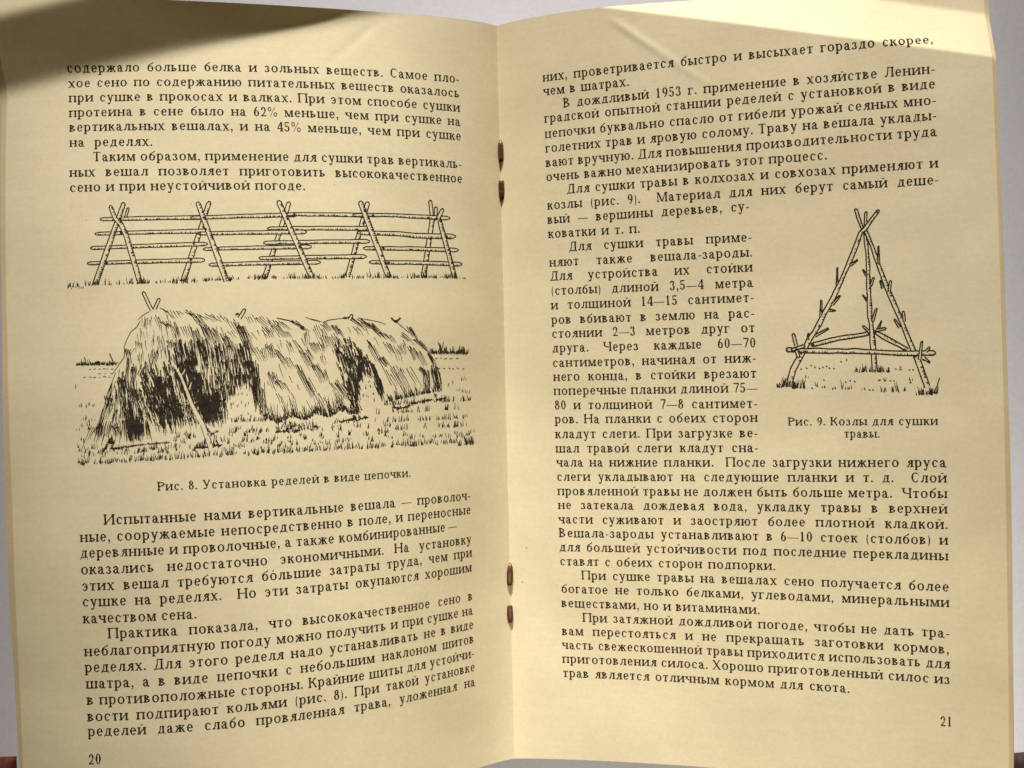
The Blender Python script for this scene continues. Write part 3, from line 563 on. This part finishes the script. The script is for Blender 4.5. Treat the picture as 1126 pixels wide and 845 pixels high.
def ghost(side, u, v):
    (u1, v1), (u2, v2), a = GHOST[side]; l = math.hypot(u2-u1, v2-v1); dx, dy = (u2-u1)/l, (v2-v1)/l
    t = ((u-u1)*dx+(v-v1)*dy)/l; d = -(u-u1)*dy+(v-v1)*dx
    return a*np.exp(-(d/1.1)**2)*np.clip(1.1-t, 0, 1)*np.clip(t*5, 0, 1)
def on_page(s, v, off):
    """signed page coordinate -> point (vectorised over one page)"""
    s = np.asarray(s, float); side = -1 if s.mean() < 0 else 1
    return surf(side, np.abs(s), v, off)

# ---------------------------------------------------------------- materials
def material(name, rough=.8):
    m = bpy.data.materials.new(name); m.use_nodes = True
    b = m.node_tree.nodes['Principled BSDF']; b.inputs['Roughness'].default_value = rough
    return m, m.node_tree.nodes, m.node_tree.links, b
def noise(N, L, co, scale, detail=4, rough=.6):
    t = N.new('ShaderNodeTexNoise'); t.inputs['Scale'].default_value = scale; t.inputs['Detail'].default_value = detail; t.inputs['Roughness'].default_value = rough
    L.new(co, t.inputs['Vector']); return t.outputs['Fac']
def ramp(N, L, f, *stops):
    r = N.new('ShaderNodeValToRGB'); e = r.color_ramp.elements
    while len(e) < len(stops): e.new(.5)
    for k, (pos, c) in enumerate(stops): e[k].position = pos; e[k].color = (*c, 1)
    L.new(f, r.inputs[0]); return r.outputs[0]
def mix(N, L, mode, fac, a, b):
    m = N.new('ShaderNodeMix'); m.data_type = 'RGBA'; m.blend_type = mode
    for k, x in ((0, fac), (6, a), (7, b)):
        if isinstance(x, (int, float)): m.inputs[k].default_value = x
        elif isinstance(x, tuple): m.inputs[k].default_value = (*x, 1)
        else: L.new(x, m.inputs[k])
    return m.outputs[2]
def paper(name, tint, fine=True):
    m, N, L, b = material(name, .72)
    co = N.new('ShaderNodeTexCoord').outputs['Object']
    cloud = noise(N, L, co, 28, 4); mott = noise(N, L, co, 900, 3, .7); speck = noise(N, L, co, 420, 2, .5)
    lo = tuple(c*.93 for c in tint); hi = tuple(min(1, c*1.05) for c in tint)
    c = ramp(N, L, cloud, (.3, (lo[0], lo[1]*.985, lo[2]*.95)), (.7, hi))
    c = mix(N, L, 'MULTIPLY', 1., c, ramp(N, L, mott, (.3, (.94, .94, .93)), (.7, (1.03, 1.03, 1.03))))
    # fibre streaks running across the sheet
    mp = N.new('ShaderNodeMapping'); mp.inputs['Scale'].default_value = (60, 900, 200); L.new(co, mp.inputs['Vector'])
    st = noise(N, L, mp.outputs[0], 1., 3, .6)
    c = mix(N, L, 'MULTIPLY', 1., c, ramp(N, L, st, (.3, (.975, .975, .972)), (.7, (1.015, 1.015, 1.015))))
    c = mix(N, L, 'MULTIPLY', 1., c, ramp(N, L, speck, (.185, (.5, .43, .33)), (.21, (1, 1, 1))))
    L.new(c, b.inputs['Base Color']); b.inputs['Specular IOR Level'].default_value = .25
    bp = N.new('ShaderNodeBump'); bp.inputs['Strength'].default_value = .07; bp.inputs['Distance'].default_value = .0002
    L.new(mott, bp.inputs['Height']); L.new(bp.outputs[0], b.inputs['Normal'])
    return m
M_PAGE = paper('aged_paper', (.765, .672, .452))
M_SHEET = paper('paper_with_browned_edges', (.62, .50, .30))
M_COVER = paper('cover_paper', (.34, .28, .23))
M_INK, N, L, b = material('printing_ink', .65)
co = N.new('ShaderNodeTexCoord').outputs['Object']
L.new(ramp(N, L, noise(N, L, co, 700, 3, .7), (.35, (.020, .015, .010)), (.75, (.066, .050, .033))), b.inputs['Base Color']); b.inputs['Specular IOR Level'].default_value = .05
M_RUST, N, L, b = material('rusty_wire', .55)
co = N.new('ShaderNodeTexCoord').outputs['Object']
L.new(ramp(N, L, noise(N, L, co, 1500, 4, .7), (.3, (.05, .018, .008)), (.52, (.13, .05, .022)), (.75, (.38, .19, .10))), b.inputs['Base Color']); b.inputs['Metallic'].default_value = .6; b.inputs['Roughness'].default_value = .42
M_TABLE, N, L, b = material('white_table_surface', .55)
co = N.new('ShaderNodeTexCoord').outputs['Object']
c = ramp(N, L, noise(N, L, co, 9, 4), (.3, (.76, .76, .83)), (.7, (.83, .83, .89)))
L.new(mix(N, L, 'MULTIPLY', 1., c, ramp(N, L, noise(N, L, co, 700, 3, .7), (.3, (.93, .93, .93)), (.7, (1.03, 1.03, 1.03)))), b.inputs['Base Color'])
M_RED, N, L, b = material('red_cloth', .9)
co = N.new('ShaderNodeTexCoord').outputs['Object']
L.new(ramp(N, L, noise(N, L, co, 500, 4, .7), (.3, (.07, .012, .005)), (.7, (.15, .03, .013))), b.inputs['Base Color'])
M_DARK, N, L, b = material('dark_ribbed_cloth', .9)
co = N.new('ShaderNodeTexCoord').outputs['Object']
L.new(ramp(N, L, noise(N, L, co, 400, 4, .7), (.3, (.012, .006, .006)), (.7, (.06, .025, .022))), b.inputs['Base Color'])

# ---------------------------------------------------------------- booklet
booklet = bpy.data.objects.new('booklet', None); COL.objects.link(booklet)
booklet['label'] = 'open stapled booklet with yellowed pages of printed text and pen drawings'; booklet['category'] = 'booklet'
V_BOT, V_TOP = -107.2, 102.4
W_PAGE = {-1: 134.6, 1: 131.4}
def sheet(name, side, width, off, mat, step=.8, thick=.09, v0=V_BOT, v1=V_TOP, wave=0., label=None):
    us = np.concatenate([np.arange(0, 12, .4), np.arange(12, width-.01, step), [width]])
    nv = int((v1-v0)/step); vs = np.linspace(v0, v1, nv+1)
    u, v = np.meshgrid(us, vs, indexing='ij')
    edge = wave*np.sin(v*.05+off*3)*(u/width)**4
    u2 = u+edge
    v = v+(1.7 if side < 0 else .3)*(u/width)**3*np.clip((v-60)/42, 0, 1)       # the sheets are not cut quite square
    P = surf(side, u2, v, off).reshape(-1, 3)
    n, m = len(us), len(vs); faces = []
    for i in range(n-1):
        for j in range(m-1):
            a = i*m+j; q = [a, a+m, a+m+1, a+1]
            faces.append(q if side > 0 else q[::-1])
    o = link(name, P, faces, mat, booklet, True, label)
    me = o.data; use = {}
    for p in me.polygons:
        for k in p.edge_keys: use[k] = use.get(k, 0)+1
    for ed in me.edges:
        if use.get(tuple(sorted(ed.vertices)), 0) == 1: ed.use_edge_sharp = True      # keep the cut edge of the paper crisp
    md = o.modifiers.new('thickness', 'SOLIDIFY'); md.thickness = thick*MM; md.offset = -1
    return o
left_page = sheet('left_page', -1, W_PAGE[-1], 0., M_PAGE)
right_page = sheet('right_page', 1, W_PAGE[1], 0., M_PAGE, .36)
for k in range(1, 5):
    sheet('sheet', -1, W_PAGE[-1]+.35+.42*k, -.26*k, M_SHEET, 1.2, .09, V_BOT+.1*k, V_TOP-.1*k, .25)
    sheet('sheet', 1, W_PAGE[1]+.1+.26*k, -.26*k, M_SHEET, 1.2, .09, V_BOT+.1*k, V_TOP-.1*k, .15)
for side in (-1, 1):
    sheet('cover', side, W_PAGE[side]+(1.9 if side < 0 else 1.1), -1.5, M_COVER, 1.5, .25, V_BOT+.4, V_TOP-.4)

# ---------------------------------------------------------------- printing
class Print:
    def __init__(s): s.s = []; s.v = []; s.o = []; s.f = []
    def poly(s, pts):
        side = -1 if pts[0][0] < 0 else 1
        (u1, v1), (u2, v2), _, r1, d2, _, _ = FOLD[side]; l = math.hypot(u2-u1, v2-v1)
        ds = [((abs(a)-u1)*(v1-v2)+(b-v1)*(u2-u1))/l for a, b in pts]
        if max(ds) > -4 and min(ds) < 4 and len(pts) <= 8 and max(ds)-min(ds) > .22:      # crosses a crease: cut it fine so that it bends with the paper
            lo = min(ds); n = int((max(ds)-lo)/.2)+1
            for i in range(n):
                q = s.clip(pts, ds, lo+.2*i, lo+.2*(i+1))
                if len(q) > 2: s.add(q, .02 if abs(lo+.2*i) < 1.2 else .004)
        else: s.add(pts, .02 if max(ds) > -1.2 and min(ds) < 1.2 else 0)
    def clip(s, pts, ds, a, b):
        P = [(p, d) for p, d in zip(pts, ds)]
        for lim, sg in ((a, 1), (b, -1)):
            out = []
            for (p, d), (q, e) in zip(P, P[1:]+P[:1]):
                i, j = sg*(d-lim) >= 0, sg*(e-lim) >= 0
                if i: out.append((p, d))
                if i != j:
                    t = (lim-d)/(e-d); out.append(((p[0]+(q[0]-p[0])*t, p[1]+(q[1]-p[1])*t), lim))
            P = out
            if not P: break
        return [p for p, d in P]
    def add(s, pts, more=0.):
        k = len(s.s); lift = .016+.001*(len(s.f) % 9)+more
        for a, b in pts: s.s.append(a); s.v.append(b); s.o.append(lift)
        s.f.append(list(range(k, len(s.s))))
    def build(s, name, parent, label=None):
        P = on_page(np.array(s.s), np.array(s.v), np.array(s.o))
        f = s.f
        return link(name, P, f, M_INK, parent, False, label)
RT = random.Random(4)
def set_line(pr, words, s0, v0, s1, v1, xh, kmin=.0):
    ws = sum(glyph(c)[1]+TRACK for c in words if c != ' '); ns = words.count(' ')
    L = s1-s0; k = xh*TEXT_K
    if ns:
        sp = (L-k*ws)/ns
        if sp < .55*xh: k = (L-.55*xh*ns)/ws; sp = .55*xh
        if sp > 2.6*xh and kmin: sp = 2.6*xh; k = (L-sp*ns)/ws
    else: k = L/ws; sp = 0
    x = 0.
    for c in words:
        if c == ' ': x += sp; continue
        polys, w = glyph(c); dy = RT.uniform(-.025, .025)
        for q in polys:
            pr.poly([(s0+x+(a+TRACK/2)*k, v0+(v1-v0)*(x+a*k)/L+b*xh+dy) for a, b in q])
        x += (w+TRACK)*k
TEXT_K = 1.045
XH = 1.80; TRACK = .09
for page, blocks, side in ((left_page, LEFT_TEXT, -1), (right_page, RIGHT_TEXT, 1)):
    for para in blocks:
        pr = Print()
        for ln in para: set_line(pr, *ln, XH)
        pr.build('text_paragraph', page)
for page, cap in ((left_page, LEFT_CAPTION), (right_page, RIGHT_CAPTION)):
    pr = Print()
    for ln in cap[0]: set_line(pr, *ln, XH*.86, 1)
    pr.build('caption', page)
for page, num in ((left_page, LEFT_NUMBER), (right_page, RIGHT_NUMBER)):
    pr = Print(); set_line(pr, *num[0][0], XH); pr.build('page_number', page)
def lay(pieces, m):
    x0, y0, (ca, cb) = m; pr = Print()
    def to(x, y):
        X, Y = (x-x0)/100, (y-y0)/100; t = (1, X, Y, X*X, X*Y, Y*Y, X**3, X*X*Y, X*Y*Y, Y**3)
        return sum(a*b for a, b in zip(ca, t)), sum(a*b for a, b in zip(cb, t))
    for q in pieces: pr.poly([to(a, b) for a, b in q])
    return pr
lay(draw_fence().pieces(), MAPS['fence']).build('drawing', left_page, 'pen drawing of a log drying fence')
lay(draw_haystack().pieces(), MAPS['haystack']).build('drawing', left_page, 'pen drawing of hay heaped on the drying fence')
lay(draw_tripod().pieces(), MAPS['tripod']).build('drawing', right_page, 'pen drawing of a pole tripod')

# ---------------------------------------------------------------- staples
def flat_wire(stations, mat, name, parent):
    """a flattened wire swept through (x, y, z, half width, half thickness) stations"""
    V = []; F = []; n = 10
    for x, y, z, hw, ht in stations:
        for k in range(n):
            a = 2*math.pi*k/n; c, s = math.cos(a), math.sin(a)
            V.append((x+hw*math.copysign(abs(c)**.7, c), y, z+ht*math.copysign(abs(s)**.7, s)))
    for i in range(len(stations)-1):
        for k in range(n):
            a = i*n+k; b = i*n+(k+1) % n; F.append([a, b, b+n, a+n])
    F.append(list(range(n))[::-1]); F.append(list(range(len(V)-n, len(V))))
    o = link(name, V, F, mat, parent, True); return o
def staple(prongs, label):
    ys = [y for pr in prongs for (x, y) in pr]
    root = bpy.data.objects.new('staple', None); COL.objects.link(root); root.parent = booklet; root['label'] = label
    for (xa, ya), (xb, yb) in prongs:          # a = outer end sunk in its hole, b = free inner end
        st = []
        for t, hw, z in ((-.08, .25, -1.2), (.0, .3, -.1), (.08, .5, .38), (.2, .8, .56), (.5, .92, .68), (.85, .86, .66), (1., .74, .62), (1.02, .4, .6)):
            st.append((xa+(xb-xa)*t, ya+(yb-ya)*t, z, hw, .42))
        flat_wire(st, M_RUST, 'prong', root)
    return root
STAPLES = [((((0.2, 69.74), (0.24, 63.64)), ((0.18, 52.37), (0.18, 58.07))), 'upper rusty staple'), ((((0.11, -51.3), (-0.21, -57.38)), ((-0.29, -68.4), (-0.3, -63.34))), 'lower rusty staple')]
for pr, lab in STAPLES: staple(pr, lab)

# ---------------------------------------------------------------- table and the two bits of cloth that peek in
Z_TABLE = -4.2
S = 900
link('table_top', [(-S, -S, Z_TABLE), (S, -S, Z_TABLE), (S, S, Z_TABLE), (-S, S, Z_TABLE)], [[0, 1, 2, 3]], M_TABLE)['kind'] = 'structure'
def cloth(name, mat, x0, x1, y0, y1, slope, ribs, label):
    """a folded piece of cloth lying on the table, its far edge rounded over, with ribs running up it"""
    nx, ny = 160, 60; V = []; F = []
    for i in range(nx+1):
        for j in range(ny+1):
            x = x0+(x1-x0)*i/nx; t = j/ny; e = min(1, (1-t)*(y1-y0)/3.)
            ex = min(1, min(i, nx-i)/nx*(x1-x0)/3.)
            z = 3.0*math.sqrt(max(0, 1-(1-e)**2))*math.sqrt(max(0, 1-(1-ex)**2))
            z += ribs*math.sin(x*2*math.pi/2.1)*min(e, ex)+.15*math.sin(x*.2+t*9)
            V.append((x, y0+(y1-y0)*t+slope*(x-x0), Z_TABLE+.05+max(0, z)))
    for i in range(nx):
        for j in range(ny):
            a = i*(ny+1)+j; F.append([a, a+ny+1, a+ny+2, a+1])
    k = len(V)
    o = link(name, V, F, mat, None, True); o['label'] = label; o['category'] = 'cloth'
    return o
cloth('red_cloth', M_RED, -179.0, -144.2, -148.0, -105.5, 0.032, .1, 'reddish brown scrap of cloth showing past the bottom left corner of the booklet')
cloth('dark_cloth', M_DARK, 143.1, 176.0, -156.2, -110.4, 0.064, .45, 'nearly black ribbed cloth showing past the bottom right corner of the booklet')


# ---------------------------------------------------------------- camera
f, cx, cy, roll = CAM
cam = bpy.data.cameras.new('camera'); cam.sensor_width = 36; cam.lens = 36*f/1126; cam.clip_start = .01; cam.clip_end = 20
co_ = bpy.data.objects.new('camera', cam); co_.location = (cx*MM, cy*MM, .330); co_.rotation_euler = (0, 0, -roll)
COL.objects.link(co_); scene.camera = co_

# ---------------------------------------------------------------- light: a lamp low beyond the top of the booklet, an added weak fill from above, and the room's dim light
from mathutils import Vector
def spot(name, aim, az, el, dist, cone, watts, soft, col):
    l = bpy.data.lights.new(name, 'SPOT'); l.energy = watts; l.color = col; l.spot_size = cone; l.spot_blend = 1.; l.shadow_soft_size = soft
    o = bpy.data.objects.new(name, l); COL.objects.link(o); az, el = math.radians(az), math.radians(el)
    o.location = (aim[0]+dist*math.cos(el)*math.sin(az), aim[1]+dist*math.cos(el)*math.cos(az), aim[2]+dist*math.sin(el))
    o.rotation_euler = (o.location-Vector(aim)).to_track_quat('Z', 'Y').to_euler()
spot('key_light', (.030, -.238, -.021), -2.6, 16.9, 3., math.radians(6.1), 1720, .15, (1., .965, .91))  # unseen low source from the top; narrow cone set to dim the outer pages
spot('pool_fill', (.057, -.163, 0.), 180, 80, 1.2, 2*math.atan(0.2/1.2), 20, .04, (1., .93, .80))  # added fill, no such fixture known; lifts the lower middle of the pages
w = bpy.data.worlds.new('World'); scene.world = w; w.use_nodes = True
w.node_tree.nodes['Background'].inputs[0].default_value = (1, .76, .46, 1); w.node_tree.nodes['Background'].inputs[1].default_value = 0.09
scene.view_settings.view_transform = 'Standard'; scene.view_settings.look = 'None'; scene.view_settings.exposure = .12; scene.view_settings.gamma = 1
scene.render.engine = 'CYCLES'; scene.cycles.max_bounces = 8; scene.cycles.diffuse_bounces = 5
